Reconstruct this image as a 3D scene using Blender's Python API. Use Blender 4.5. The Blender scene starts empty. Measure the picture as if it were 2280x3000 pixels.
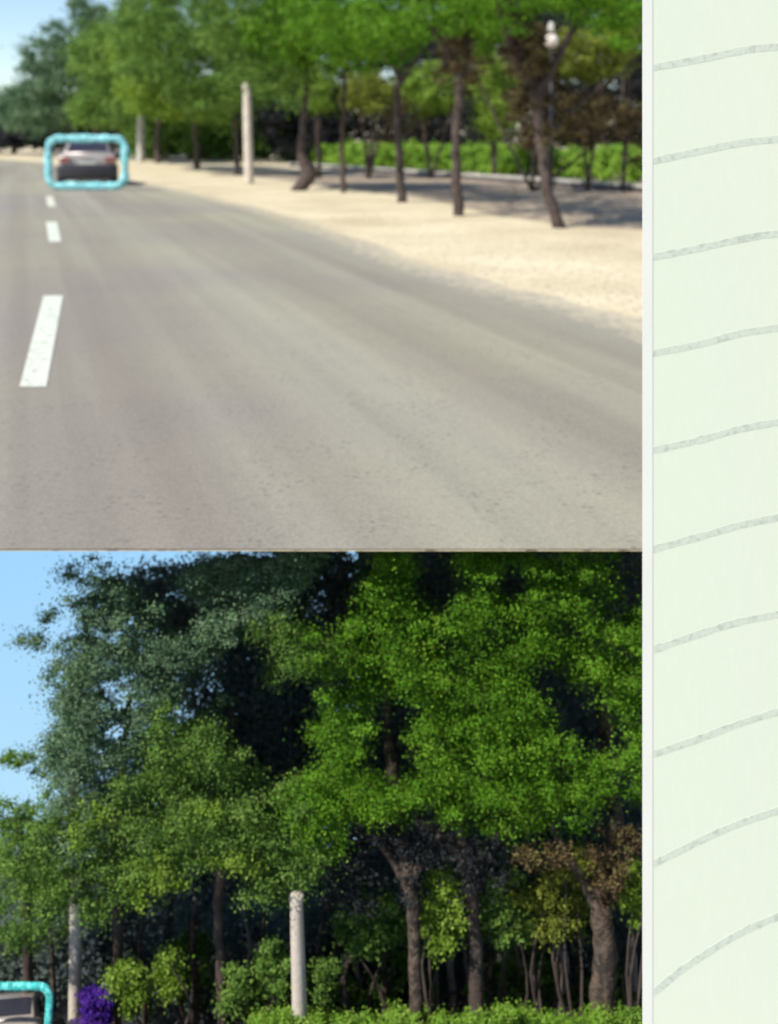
import bpy, bmesh, math, random
import numpy as np
from mathutils import Vector, Matrix

# ------------------------------------------------------------------ camera, sky, sun, exposure
S = 778.0 / 1680.0
F = 1000.0
HZ = 141.0
CAMZ = 1.38
scene = bpy.context.scene
C = scene.collection
cam = bpy.data.cameras.new('camera')
cam.sensor_fit = 'HORIZONTAL'
cam.sensor_width = 36.0
cam.lens = F / 778.0 * 36.0
cam.shift_y = -(512.0 - HZ) / 778.0
cam.clip_start = 0.05
cam.clip_end = 3000
cam.dof.use_dof = True
cam.dof.focus_distance = 2.0
cam.dof.aperture_fstop = 3.5
co = bpy.data.objects.new('camera', cam)
co.location = (0, 0, CAMZ)
co.rotation_euler = (math.pi / 2, 0, 0)
C.objects.link(co)
scene.camera = co

SUN_EL = math.radians(47)
SUN_AZ = math.radians(232)            # compass-like, clockwise from +Y: behind the camera and to the left
w = bpy.data.worlds.new('World')
scene.world = w
w.use_nodes = True
nt = w.node_tree
sky = nt.nodes.new('ShaderNodeTexSky')
sky.sky_type = 'NISHITA'
sky.sun_disc = False
sky.sun_elevation = SUN_EL
sky.sun_rotation = SUN_AZ
sky.altitude = 0
sky.air_density = 1.0
sky.dust_density = 0.3
sky.ozone_density = 2.5
bg = nt.nodes['Background']
bg.inputs['Strength'].default_value = 0.11
nt.links.new(sky.outputs['Color'], bg.inputs['Color'])
sd = Vector((math.sin(SUN_AZ) * math.cos(SUN_EL), math.cos(SUN_AZ) * math.cos(SUN_EL), math.sin(SUN_EL)))
sl = bpy.data.lights.new('sun', 'SUN')
sl.energy = 4.2
sl.angle = math.radians(0.5)
sl.color = (1.0, 0.95, 0.86)
so = bpy.data.objects.new('sun', sl)
so.rotation_euler = sd.to_track_quat('Z', 'Y').to_euler()
so.location = (-30, -30, 40)
C.objects.link(so)
scene.view_settings.view_transform = 'Standard'
scene.view_settings.look = 'None'
scene.view_settings.gamma = 1
scene.view_settings.use_curve_mapping = False
scene.view_settings.exposure = 0.68

random.seed(7)
RNG = np.random.default_rng(11)

# ------------------------------------------------------------------ helpers
def at(X, Y, d):
    """a point of the place at distance d, named by where the photograph (1680 wide) shows it"""
    return Vector(((X * S - 389.0) / F * d, d, CAMZ - (Y * S - HZ) / F * d))

def gp(X, Y):
    """the point of the upper ground (z = 0) seen there"""
    d = CAMZ * F / (Y * S - HZ)
    return Vector(((X * S - 389.0) / F * d, d, 0))

def tag(o, label=None, cat=None, group=None, kind=None):
    if label: o['label'] = label
    if cat: o['category'] = cat
    if group: o['group'] = group
    if kind: o['kind'] = kind
    return o

def link(name, me, mat=None, parent=None):
    o = bpy.data.objects.new(name, me)
    if mat is not None and me is not None:
        me.materials.append(mat)
    C.objects.link(o)
    if parent is not None:
        o.parent = parent
        o.location = -parent.location if parent.get('_abs') else Vector((0, 0, 0))
    return o

def empty(name, loc):
    """a thing's base; children built in place coordinates are shifted back by it"""
    o = bpy.data.objects.new(name, None)
    o.empty_display_size = 0.2
    o.location = loc
    C.objects.link(o)
    return o

def child(name, me, mat, parent, local=False):
    o = bpy.data.objects.new(name, me)
    if mat is not None and len(me.materials) == 0:
        me.materials.append(mat)
    C.objects.link(o)
    o.parent = parent
    if not local:
        o.location = -parent.location
    return o

def mesh_from(verts, faces, name='mesh', smooth=False):
    me = bpy.data.meshes.new(name)
    me.from_pydata([tuple(v) for v in verts], [], faces)
    me.validate()
    me.update()
    if smooth:
        me.polygons.foreach_set('use_smooth', [True] * len(me.polygons))
    return me

def bm_mesh(bm, name='mesh', smooth=False):
    bmesh.ops.recalc_face_normals(bm, faces=bm.faces)
    me = bpy.data.meshes.new(name)
    bm.to_mesh(me)
    bm.free()
    if smooth:
        me.polygons.foreach_set('use_smooth', [True] * len(me.polygons))
    return me

def tube(points, radii, seg=10, rough=0.0, name='tube'):
    """tapered tube through points"""
    pts = [Vector(p) for p in points]
    verts, faces = [], []
    n = len(pts)
    for i, p in enumerate(pts):
        a = pts[max(i - 1, 0)]
        b = pts[min(i + 1, n - 1)]
        t = (b - a).normalized()
        u = t.cross(Vector((0, 1, 0)))
        if u.length < 0.1:
            u = t.cross(Vector((1, 0, 0)))
        u.normalize()
        v = t.cross(u)
        for k in range(seg):
            an = 2 * math.pi * k / seg
            r = radii[i] * (1 + rough * random.uniform(-1, 1))
            verts.append(p + (u * math.cos(an) + v * math.sin(an)) * r)
    for i in range(n - 1):
        for k in range(seg):
            k2 = (k + 1) % seg
            faces.append((i * seg + k, i * seg + k2, (i + 1) * seg + k2, (i + 1) * seg + k))
    faces.append(tuple(range(seg))[::-1])
    faces.append(tuple((n - 1) * seg + k for k in range(seg)))
    return verts, faces

def join(parts):
    V, Fc = [], []
    for v, f in parts:
        o = len(V)
        V += list(v)
        Fc += [tuple(i + o for i in q) for q in f]
    return V, Fc

def smooth_path(pts, rad, n=5, wob=0.0):
    """catmull-rom through control points"""
    P = [Vector(p) for p in pts]
    out, ro = [], []
    for i in range(len(P) - 1):
        p0 = P[max(i - 1, 0)]; p1 = P[i]; p2 = P[i + 1]; p3 = P[min(i + 2, len(P) - 1)]
        for k in range(n):
            t = k / n
            q = 0.5 * ((2 * p1) + (-p0 + p2) * t + (2 * p0 - 5 * p1 + 4 * p2 - p3) * t * t + (-p0 + 3 * p1 - 3 * p2 + p3) * t ** 3)
            q += Vector((random.uniform(-1, 1), random.uniform(-1, 1), 0)) * wob
            out.append(q)
            ro.append(rad[i] * (1 - t) + rad[i + 1] * t)
    out.append(P[-1]); ro.append(rad[-1])
    return out, ro

# ------------------------------------------------------------------ materials
def new_mat(name):
    m = bpy.data.materials.new(name)
    m.use_nodes = True
    n = m.node_tree
    for x in list(n.nodes):
        n.nodes.remove(x)
    out = n.nodes.new('ShaderNodeOutputMaterial')
    return m, n, out

def noise(n, scale, detail=3, coord='Object', stretch=(1, 1, 1), rot=0.0, rough=0.5):
    tc = n.nodes.new('ShaderNodeTexCoord')
    mp = n.nodes.new('ShaderNodeMapping')
    if rot:
        mp.vector_type = 'TEXTURE'
        stretch = tuple(1 / q for q in stretch)
    mp.inputs['Scale'].default_value = stretch
    mp.inputs['Rotation'].default_value = (0, 0, rot)
    n.links.new(tc.outputs[coord], mp.inputs['Vector'])
    t = n.nodes.new('ShaderNodeTexNoise')
    t.inputs['Scale'].default_value = scale
    t.inputs['Detail'].default_value = detail
    t.inputs['Roughness'].default_value = rough
    n.links.new(mp.outputs['Vector'], t.inputs['Vector'])
    return t.outputs['Fac']

def ramp(n, fac, stops):
    r = n.nodes.new('ShaderNodeValToRGB')
    el = r.color_ramp.elements
    while len(el) < len(stops):
        el.new(0.5)
    for e, (p, c) in zip(el, stops):
        e.position = p
        e.color = (*c, 1)
    n.links.new(fac, r.inputs['Fac'])
    return r.outputs['Color']

def mix(n, fac, a, b, mode='MIX'):
    m = n.nodes.new('ShaderNodeMix')
    m.data_type = 'RGBA'
    m.blend_type = mode
    if isinstance(fac, float): m.inputs[0].default_value = fac
    else: n.links.new(fac, m.inputs[0])
    for v, i in ((a, 6), (b, 7)):
        if isinstance(v, tuple): m.inputs[i].default_value = (*v, 1)
        else: n.links.new(v, m.inputs[i])
    return m.outputs[2]

def surf(name, base, rough=0.8, var=0.12, scale=6, bump=0.0, bscale=40, metallic=0.0, coat=0.0, speck=None):
    m, n, out = new_mat(name)
    b = n.nodes.new('ShaderNodeBsdfPrincipled')
    lo = tuple(c * (1 - var) for c in base)
    hi = tuple(min(1, c * (1 + var)) for c in base)
    col = ramp(n, noise(n, scale, 5), [(0.3, lo), (0.7, hi)])
    if speck:
        sc, c2, lo_, hi_ = speck
        f = ramp(n, noise(n, sc, 1), [(lo_, (0, 0, 0)), (hi_, (1, 1, 1))])
        col = mix(n, f, col, c2)
    n.links.new(col, b.inputs['Base Color'])
    b.inputs['Roughness'].default_value = rough
    b.inputs['Metallic'].default_value = metallic
    b.inputs['Coat Weight'].default_value = coat
    if bump:
        bp = n.nodes.new('ShaderNodeBump')
        bp.inputs['Strength'].default_value = bump
        bp.inputs['Distance'].default_value = 0.01
        n.links.new(noise(n, bscale, 4), bp.inputs['Height'])
        n.links.new(bp.outputs['Normal'], b.inputs['Normal'])
    n.links.new(b.outputs[0], out.inputs[0])
    return m

def leaf_mat(name, c0, c1, c2, trans=0.35):
    m, n, out = new_mat(name)
    a = n.nodes.new('ShaderNodeAttribute')
    a.attribute_name = 'tint'
    col = ramp(n, a.outputs['Fac'], [(0.0, c0), (0.5, c1), (1.0, c2)])
    b = n.nodes.new('ShaderNodeBsdfPrincipled')
    b.inputs['Roughness'].default_value = 0.6
    b.inputs['Specular IOR Level'].default_value = 0.12
    n.links.new(col, b.inputs['Base Color'])
    t = n.nodes.new('ShaderNodeBsdfTranslucent')
    n.links.new(col, t.inputs['Color'])
    s = n.nodes.new('ShaderNodeMixShader')
    s.inputs[0].default_value = trans
    n.links.new(b.outputs[0], s.inputs[1])
    n.links.new(t.outputs[0], s.inputs[2])
    n.links.new(s.outputs[0], out.inputs[0])
    return m

M = {}
M['leaf_green'] = leaf_mat('leaf_green', (0.045, 0.105, 0.010), (0.096, 0.240, 0.012), (0.190, 0.330, 0.030))
M['leaf_fresh'] = leaf_mat('leaf_fresh', (0.085, 0.155, 0.016), (0.170, 0.280, 0.030), (0.290, 0.390, 0.070))
M['leaf_olive'] = leaf_mat('leaf_olive', (0.100, 0.115, 0.020), (0.170, 0.210, 0.028), (0.280, 0.320, 0.060))
M['leaf_haze'] = leaf_mat('leaf_haze', (0.050, 0.095, 0.060), (0.115, 0.200, 0.095), (0.230, 0.320, 0.190))  # haze put into the leaf colour as a blue-green tint
M['leaf_mid'] = leaf_mat('leaf_mid', (0.060, 0.110, 0.030), (0.120, 0.230, 0.035), (0.230, 0.340, 0.080))
M['leaf_dark'] = leaf_mat('leaf_dark', (0.012, 0.012, 0.018), (0.020, 0.024, 0.026), (0.040, 0.042, 0.038), 0.2)  # near-black: deep shade of the foliage put into the leaf colour
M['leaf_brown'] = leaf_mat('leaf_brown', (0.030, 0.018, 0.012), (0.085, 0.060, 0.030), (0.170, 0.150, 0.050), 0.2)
M['leaf_shade'] = leaf_mat('leaf_shade', (0.085, 0.110, 0.135), (0.130, 0.170, 0.165), (0.150, 0.200, 0.120), 0.4)  # bluish: sky-lit shade put into the leaf colour
M['leaf_violet'] = leaf_mat('leaf_violet', (0.030, 0.010, 0.150), (0.075, 0.022, 0.300), (0.180, 0.060, 0.360), 0.3)
M['leaf_hedge'] = leaf_mat('leaf_hedge', (0.090, 0.180, 0.020), (0.180, 0.340, 0.034), (0.310, 0.450, 0.080))
M['bark_dark'] = surf('bark_dark', (0.060, 0.042, 0.036), 0.9, 0.4, 9, 0.6, 30)
M['bark_brown'] = surf('bark_brown', (0.085, 0.060, 0.044), 0.9, 0.6, 42, 0.9, 90, speck=(30, (0.030, 0.022, 0.018), 0.52, 0.62))
M['bark_pale'] = surf('bark_pale', (0.300, 0.250, 0.220), 0.9, 0.3, 20, 0.5, 60)
M['concrete'] = surf('concrete', (0.500, 0.440, 0.370), 0.85, 0.14, 5, 0.3, 60)
M['concrete_pale'] = surf('concrete_pale', (0.420, 0.400, 0.360), 0.85, 0.18, 2, 0.3, 30)
M['stone_shaded'] = surf('stone_shaded', (0.110, 0.095, 0.110), 0.9, 0.35, 2.5, 0.4, 12)  # shade on the low wall's face is put into this colour
M['white_paint'] = surf('white_paint', (0.55, 0.57, 0.48), 0.8, 0.08, 8, 0.2, 80, speck=(22, (0.36, 0.35, 0.29), 0.58, 0.70))
M['worn_paint'] = surf('worn_paint', (0.50, 0.50, 0.40), 0.8, 0.25, 3)
M['silver'] = surf('silver', (0.37, 0.325, 0.295), 0.35, 0.05, 3, metallic=0.3, coat=0.5)
M['black_trim'] = surf('black_trim', (0.025, 0.022, 0.028), 0.5, 0.1, 3)
M['rubber'] = surf('rubber', (0.02, 0.02, 0.02), 0.85, 0.1, 3)
M['rim'] = surf('rim', (0.35, 0.35, 0.36), 0.35, 0.05, 3, metallic=0.8)
M['glass'] = surf('glass', (0.030, 0.030, 0.045), 0.08, 0.1, 2, coat=0.3)
M['tail'] = surf('tail', (0.26, 0.06, 0.05), 0.25, 0.1, 3, coat=0.6)
M['plate'] = surf('plate', (0.55, 0.55, 0.50), 0.5, 0.05, 3)
M['turquoise'] = surf('turquoise', (0.120, 0.380, 0.400), 0.75, 0.30, 5.0, 0.2, 10, speck=(14, (0.34, 0.68, 0.72), 0.50, 0.60))
M['turquoise_small'] = surf('turquoise_small', (0.030, 0.360, 0.340), 0.75, 0.35, 26, 0.2, 60, speck=(80, (0.14, 0.62, 0.60), 0.50, 0.60))
M['lamp_globe'] = surf('lamp_globe', (0.80, 0.72, 0.66), 0.35, 0.04, 3)

# paper: printed page
m, n, out = new_mat('paper')
b = n.nodes.new('ShaderNodeBsdfPrincipled')
col = ramp(n, noise(n, 1.1, 3, stretch=(1, 1, 0.5)), [(0.35, (0.640, 0.695, 0.560)), (0.70, (0.665, 0.685, 0.565))])
col = mix(n, ramp(n, noise(n, 45, 2, stretch=(2.2, 1, 0.5)), [(0.5, (0, 0, 0)), (1.0, (.6, .6, .6))]), col, (0.70, 0.75, 0.63))
n.links.new(col, b.inputs['Base Color'])
b.inputs['Roughness'].default_value = 0.9
bp = n.nodes.new('ShaderNodeBump'); bp.inputs['Strength'].default_value = 0.12; bp.inputs['Distance'].default_value = 0.002
n.links.new(noise(n, 220, 3), bp.inputs['Height']); n.links.new(bp.outputs[0], b.inputs['Normal'])
n.links.new(b.outputs[0], out.inputs[0])
M['paper'] = m
M['paper_margin'] = surf('paper_margin', (0.695, 0.700, 0.640), 0.9, 0.03, 3)
# ruled ink: dotted grey
m, n, out = new_mat('ruled_ink')
b = n.nodes.new('ShaderNodeBsdfPrincipled')
v = n.nodes.new('ShaderNodeTexVoronoi'); v.inputs['Scale'].default_value = 115
tc = n.nodes.new('ShaderNodeTexCoord'); n.links.new(tc.outputs['Object'], v.inputs['Vector'])
col = ramp(n, v.outputs['Distance'], [(0.15, (0.50, 0.54, 0.46)), (0.55, (0.565, 0.61, 0.515))])
col = mix(n, ramp(n, noise(n, 60, 2), [(0.52, (0, 0, 0)), (0.68, (1, 1, 1))]), col, (0.45, 0.48, 0.41))
n.links.new(col, b.inputs['Base Color']); b.inputs['Roughness'].default_value = 0.9
n.links.new(b.outputs[0], out.inputs[0])
M['ruled_ink'] = m

# asphalt: long streaks along the road, fine aggregate
m, n, out = new_mat('asphalt')
b = n.nodes.new('ShaderNodeBsdfPrincipled')
RA = math.atan(0.36)
streak = ramp(n, noise(n, 1.0, 4, stretch=(0.9, 0.03, 1), rot=RA), [(0.32, (0.215, 0.190, 0.146)), (0.50, (0.268, 0.251, 0.190)), (0.68, (0.300, 0.288, 0.216))])
patch = ramp(n, noise(n, 0.22, 3), [(0.38, (0.90, 0.875, 0.97)), (0.62, (1.03, 1.03, 1.0))])
col = mix(n, 1.0, streak, patch, 'MULTIPLY')
col = mix(n, 1.0, col, ramp(n, noise(n, 1.0, 3, stretch=(4.0, 0.07, 1), rot=RA), [(0.35, (0.92, 0.92, 0.92)), (0.65, (1.06, 1.06, 1.05))]), 'MULTIPLY')
v = n.nodes.new('ShaderNodeTexVoronoi'); v.inputs['Scale'].default_value = 24
tc = n.nodes.new('ShaderNodeTexCoord'); n.links.new(tc.outputs['Object'], v.inputs['Vector'])
dots = ramp(n, v.outputs['Distance'], [(0.16, (1, 1, 1)), (0.34, (0, 0, 0))])
gate = ramp(n, noise(n, 3.0, 3), [(0.45, (0, 0, 0)), (0.60, (0.75, 0.75, 0.75))])
dots = mix(n, 1.0, dots, gate, 'MULTIPLY')
col = mix(n, dots, col, (0.150, 0.138, 0.120))
fine = ramp(n, noise(n, 85, 2), [(0.35, (0.88, 0.88, 0.88)), (0.65, (1.1, 1.1, 1.08))])
col = mix(n, 1.0, col, fine, 'MULTIPLY')
la = n.nodes.new('ShaderNodeAttribute'); la.attribute_name = 'lane'
col = mix(n, la.outputs['Fac'], col, mix(n, 1.0, col, (0.90, 0.87, 1.12), 'MULTIPLY'))
ea = n.nodes.new('ShaderNodeAttribute'); ea.attribute_name = 'edge'
ad = n.nodes.new('ShaderNodeMath'); ad.operation = 'ADD'
n.links.new(ea.outputs['Fac'], ad.inputs[0])
n.links.new(noise(n, 9.0, 5, stretch=(1, 0.5, 1), rough=0.7), ad.inputs[1])
col = mix(n, ramp(n, ad.outputs[0], [(0.30, (0.95, 0.95, 0.95)), (0.85, (0, 0, 0))]), col, (0.56, 0.48, 0.33))
n.links.new(col, b.inputs['Base Color'])
b.inputs['Roughness'].default_value = 0.92
b.inputs['Specular IOR Level'].default_value = 0.3
bp = n.nodes.new('ShaderNodeBump'); bp.inputs['Strength'].default_value = 0.25; bp.inputs['Distance'].default_value = 0.004
n.links.new(noise(n, 120, 3), bp.inputs['Height']); n.links.new(bp.outputs[0], b.inputs['Normal'])
n.links.new(b.outputs[0], out.inputs[0])
M['asphalt'] = m

# sand: pale dusty earth with small stones
m, n, out = new_mat('sand')
b = n.nodes.new('ShaderNodeBsdfPrincipled')
col = ramp(n, noise(n, 0.5, 5), [(0.30, (0.46, 0.385, 0.255)), (0.55, (0.57, 0.49, 0.335)), (0.75, (0.63, 0.55, 0.39))])
v = n.nodes.new('ShaderNodeTexVoronoi'); v.inputs['Scale'].default_value = 13
tc = n.nodes.new('ShaderNodeTexCoord'); n.links.new(tc.outputs['Object'], v.inputs['Vector'])
dots = ramp(n, v.outputs['Distance'], [(0.18, (0.9, 0.9, 0.9)), (0.34, (0, 0, 0))])
col = mix(n, dots, col, (0.26, 0.20, 0.14))
n.links.new(col, b.inputs['Base Color'])
b.inputs['Roughness'].default_value = 0.95
b.inputs['Specular IOR Level'].default_value = 0.1
bp = n.nodes.new('ShaderNodeBump'); bp.inputs['Strength'].default_value = 0.4; bp.inputs['Distance'].default_value = 0.02
n.links.new(noise(n, 18, 5), bp.inputs['Height']); n.links.new(bp.outputs[0], b.inputs['Normal'])
n.links.new(b.outputs[0], out.inputs[0])
M['sand'] = m
M['earth'] = surf('earth', (0.16, 0.13, 0.12), 0.95, 0.3, 4, 0.5, 20)

# lower sky backdrop gives off its own light
m, n, out = new_mat('sky_blue')
e = n.nodes.new('ShaderNodeEmission')
tc = n.nodes.new('ShaderNodeTexCoord'); sp = n.nodes.new('ShaderNodeSeparateXYZ')
n.links.new(tc.outputs['Generated'], sp.inputs[0])
col = ramp(n, sp.outputs['Z'], [(0.0, (0.52, 0.76, 0.92)), (1.0, (0.27, 0.55, 0.86))])
n.links.new(col, e.inputs['Color']); e.inputs['Strength'].default_value = 0.72
n.links.new(e.outputs[0], out.inputs[0])
M['sky_blue'] = m

# ------------------------------------------------------------------ the setting: upper ground and road
FR = 3.372                                  # distance of the deck's front edge
V = []
prof = [(FR, 0.0), (9.0, 0.0), (40.0, 0.0), (1500.0, 0.0)]
W0, W1 = -12.0, 9.0
gv = [(W0, FR, 0), (W1, FR, 0), (1200, 1500, 0), (-1500, 1500, 0), (-260, 60, 0), (120, 60, 0),
      (W0, FR, -0.003), (W1, FR, -0.003), (W1 + 20, 9, -0.9), (W0 - 20, 9, -0.9), (1200, 1500, -3), (-1500, 1500, -3)]
gf = [(0, 1, 5, 4), (4, 5, 2, 3), (0, 6, 7, 1), (6, 9, 8, 7), (9, 11, 10, 8), (3, 2, 10, 11)]
g = link('ground', mesh_from(gv, gf), M['sand'])
tag(g, kind='structure')

EDGE = [(3.35, FR), (1.95, 7.7), (0.77, 10.4), (-1.67, 18.0), (-5.0, 26.3), (-8.9, 34.8), (-16.5, 52), (-28, 73), (-52, 98), (-120, 140)]
ep, _ = smooth_path([(x, y, 0.004) for x, y in EDGE], [0] * len(EDGE), 8)
ep[0].y = FR
rv, rf = [], []
for i, p in enumerate(ep):
    a = ep[max(i - 1, 0)]; q = ep[min(i + 1, len(ep) - 1)]
    t = (q - a).normalized(); nrm = Vector((-t.y, t.x, 0))
    L = Vector((p.x - 10.6 - 0.02 * p.y, p.y, 0.004))
    e_ = 0.0 if i == 0 else 0.06 * math.sin(i * 1.7) + 0.04 * math.sin(i * 0.6)
    r_ = p - nrm * e_ if i else p
    wd = 0.95 + 0.012 * p.y
    rv += [tuple(r_), (p.x - wd * 0.5, p.y, 0.004), (p.x - wd, p.y, 0.004), (p.x - 4.7 - 0.01 * p.y, p.y, 0.004), (p.x - 5.6 - 0.01 * p.y, p.y, 0.004), tuple(L)]
for i in range(len(ep) - 1):
    for k in range(5):
        rf.append((6 * i + k, 6 * i + 6 + k, 6 * i + 7 + k, 6 * i + 1 + k))
rme = mesh_from(rv, rf)
ra_ = rme.attributes.new('edge', 'FLOAT', 'POINT')
ra_.data.foreach_set('value', np.array([0.0, 0.3, 1.0, 1.0, 1.0, 1.0] * len(ep), dtype=np.float32))
la_ = rme.attributes.new('lane', 'FLOAT', 'POINT')
la_.data.foreach_set('value', np.array([0.0, 0.0, 0.0, 0.15, 1.0, 1.0] * len(ep), dtype=np.float32))
o = link('road', rme, M['asphalt'])
tag(o, kind='structure')

def dash(corners, label, mat='white_paint'):
    vs = []
    cs = [gp(*c) for c in corners]
    for c in cs: vs.append((c.x, c.y, 0.008))
    o = link('lane_marking', mesh_from(vs, [tuple(range(len(cs)))]), M[mat])
    tag(o, label, 'lane marking', 'broken white centre line on the grey road')
def rdash(x0, y0, w0, x1, y1, w1, label, mat='white_paint'):
    dash([(x0 - w0, y0), (x0 + w0, y0), (x1 + w1, y1), (x1 - w1, y1)], label, mat)
rdash(71, 838, 29, 115, 640, 21, 'longest white dash painted on the road, nearest the bottom left')
rdash(119, 523, 13, 111, 480, 12, 'small white dash on the road, second from the camera, below the car')
rdash(112, 447, 9, 106, 424, 7, 'faintest white dash on the road, just under the turquoise outline', 'worn_paint')

# ------------------------------------------------------------------ foliage
def leaf_mesh(cent, rad, cnt, size, flat=0.8, lim=None, up=0.35):
    """cent (n,3), rad (n,3), cnt int or (n,), size (n,) world leaf size"""
    n_ = len(cent)
    cnt = np.full(n_, cnt) if np.isscalar(cnt) else cnt
    idx = np.repeat(np.arange(n_), cnt)
    N = len(idx)
    v = RNG.normal(size=(N, 3))
    v /= np.linalg.norm(v, axis=1)[:, None]
    r = np.minimum(np.abs(RNG.normal(size=N)) * 0.62 + 0.08, 1.55)
    P = cent[idx] + v * r[:, None] * rad[idx]
    if lim is not None:
        k = lim(P)
        P = P[k]; idx = idx[k]; v = v[k]; N = len(P)
    nr = RNG.normal(size=(N, 3)) + v * 0.8 + np.array([-0.25, -0.35, up])
    nr /= np.linalg.norm(nr, axis=1)[:, None]
    a = np.cross(nr, RNG.normal(size=(N, 3)))
    a /= np.linalg.norm(a, axis=1)[:, None]
    b_ = np.cross(nr, a)
    s = size[idx] * RNG.uniform(0.6, 1.35, N)
    a *= s[:, None]; b_ *= (s * 0.6)[:, None]
    Q = np.empty((N, 4, 3))
    Q[:, 0] = P - a; Q[:, 1] = P + b_; Q[:, 2] = P + a; Q[:, 3] = P - b_
    me = bpy.data.meshes.new('leaves')
    me.vertices.add(N * 4)
    me.vertices.foreach_set('co', Q.reshape(-1).astype(np.float32))
    me.loops.add(N * 4)
    me.loops.foreach_set('vertex_index', np.arange(N * 4, dtype=np.int32))
    me.polygons.add(N)
    me.polygons.foreach_set('loop_start', np.arange(0, N * 4, 4, dtype=np.int32))
    me.polygons.foreach_set('loop_total', np.full(N, 4, dtype=np.int32))
    ct = RNG.uniform(0.15, 0.75, n_)
    tint = np.clip(ct[idx] + RNG.normal(size=N) * 0.22, 0, 1)
    at_ = me.attributes.new('tint', 'FLOAT', 'POINT')
    at_.data.foreach_set('value', np.repeat(tint, 4).astype(np.float32))
    me.update()
    return me

def clusters(ell, d0, d1, ncl, crpx, leafpx, cnt, holes=(), zs=1.0):
    """cluster centres inside ellipses (X, Y, rx, ry, weight) of the 1680-wide photograph, d0..d1 away"""
    wts = np.array([e[2] * e[3] * (e[4] if len(e) > 4 else 1) for e in ell], float)
    pick = RNG.choice(len(ell), size=ncl, p=wts / wts.sum())
    ce, ra, sz = [], [], []
    for k in pick:
        X0, Y0, rx, ry = ell[k][:4]
        for _ in range(6):
            an = RNG.uniform(0, 2 * math.pi); r = RNG.random() ** 0.5
            X = X0 + rx * r * math.cos(an); Y = Y0 + ry * r * math.sin(an)
            cr = crpx * RNG.uniform(0.6, 1.3)
            if all(((X - h[0]) / (h[2] * 1.1 + cr * 1.05)) ** 2 + ((Y - h[1]) / (h[3] * 1.1 + cr * 0.95)) ** 2 > 1 for h in holes):
                break
        else:
            continue
        d = RNG.uniform(d0, d1)
        ce.append(at(X, Y, d))
        q = cr * S / F * d
        ra.append((q * RNG.uniform(0.9, 1.4), q, q * zs * RNG.uniform(0.55, 0.9)))
        sz.append(leafpx / F * d)
    return np.array([tuple(c) for c in ce]), np.array(ra), cnt, np.array(sz)

def tree(name, base, path, rad, bark, label, cat, group, crown=None, leaf=None, limbs=(), seg=9, lim=None, wob=0.0):
    root = empty(name, base)
    tag(root, label, cat, group)
    pp, rr = smooth_path(path, rad, 5, wob)
    parts = [tube(pp, rr, seg, 0.10)]
    child('trunk', mesh_from(*join(parts), smooth=True), M[bark], root)
    for lp, lr in limbs:
        p2, r2 = smooth_path(lp, lr, 4, wob * 0.5)
        child('limb', mesh_from(*tube(p2, r2, 6, 0.12), smooth=True), M[bark], root)
    if crown is not None:
        ce, ra, cnt, sz = crown
        o = child('crown', leaf_mesh(ce, ra, cnt, sz, lim=lim), M[leaf], root)
        o['kind'] = 'stuff'
    return root

def up(X, Y, d): return at(X, Y, d)

# --- upper view: roadside trees, from the nearest to the farthest
GR = 'trees along the sandy verge'
def roadside(bx, by, ctrl, rads, label, ell, depth, ncl, leaf='leaf_green', bark='bark_dark', limbs=(), crpx=34, cnt=105, lp=1.8, holes=(), name='roadside_tree', dry=None):
    b0 = gp(bx, by)
    d = b0.y
    path = [b0 - Vector((0, 0, 0.05))] + [at(x, y, d + dd) for x, y, dd in ctrl]
    lb = []
    for L, r in limbs:
        lb.append(([at(x, y, d + dd) for x, y, dd in L], r))
    ncl = int(ncl * 1.45)
    rads = [r * .8 for r in rads]
    cr = clusters(ell, d + depth[0], d + depth[1], ncl, crpx, lp, cnt, holes) if ell else None
    root = tree(name, b0, path, rads, bark, label, 'tree', GR, cr, leaf, lb, wob=0.02)
    if dry:
        ce, ra, c_, sz = clusters(dry[0], d - .5, d + .8, dry[1], 20, 1.8, 70)
        o = child('dry_foliage', leaf_mesh(ce, ra, c_, sz), M['leaf_brown'], root); o['kind'] = 'stuff'
    return root

roadside(1212, 492, [(1180, 400, 0), (1168, 300, .1), (1150, 190, .2), (1115, 90, .3), (1090, -60, .4)], [.13, .105, .11, .12, .13, .09],
    'nearest leaning dark tree on the verge, beside the pale paper page',
    [(1120, -20, 190, 90), (1300, -10, 130, 75), (1350, 60, 60, 60, .5), (1180, -160, 250, 110)], (-1.6, 2.0), 330, limbs=[
    ([(1158, 230, .1), (1190, 150, .2), (1240, 60, .5), (1300, -30, .8)], [.09, .07, .05, .03]),
    ([(1150, 190, .2), (1110, 120, 0), (1085, 40, -.3), (1060, -40, -.5)], [.09, .07, .05, .03]),
    ([(1170, 320, .1), (1230, 240, .5), (1300, 190, .8), (1350, 150, 1.0)], [.06, .05, .035, .02])],
    holes=[(1190, 85, 30, 40)], dry=([(1130, 90, 45, 70), (1155, 220, 40, 110), (1260, 230, 60, 40, .6)], 75))
roadside(992, 466, [(986, 400, 0), (984, 310, 0), (992, 200, .1), (1002, 110, .1), (1000, -50, .3)], [.13, .12, .10, .11, .12, .08],
    'second nearest tree, dark and upright, with a forked top over the hedge',
    [(1000, 10, 130, 70), (900, 10, 130, 80), (1060, 60, 60, 60, .7), (1010, -150, 250, 100)], (-2.0, 2.0), 160, limbs=[
    ([(996, 160, .1), (960, 100, .0), (920, 40, -.3), (890, -30, -.5)], [.09, .07, .05, .03]),
    ([(1000, 130, .1), (1040, 70, .2), (1070, 10, .5), (1100, -50, .6)], [.09, .07, .05, .03])], dry=([(985, 80, 40, 70), (1000, 170, 20, 60, .6)], 32))
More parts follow.
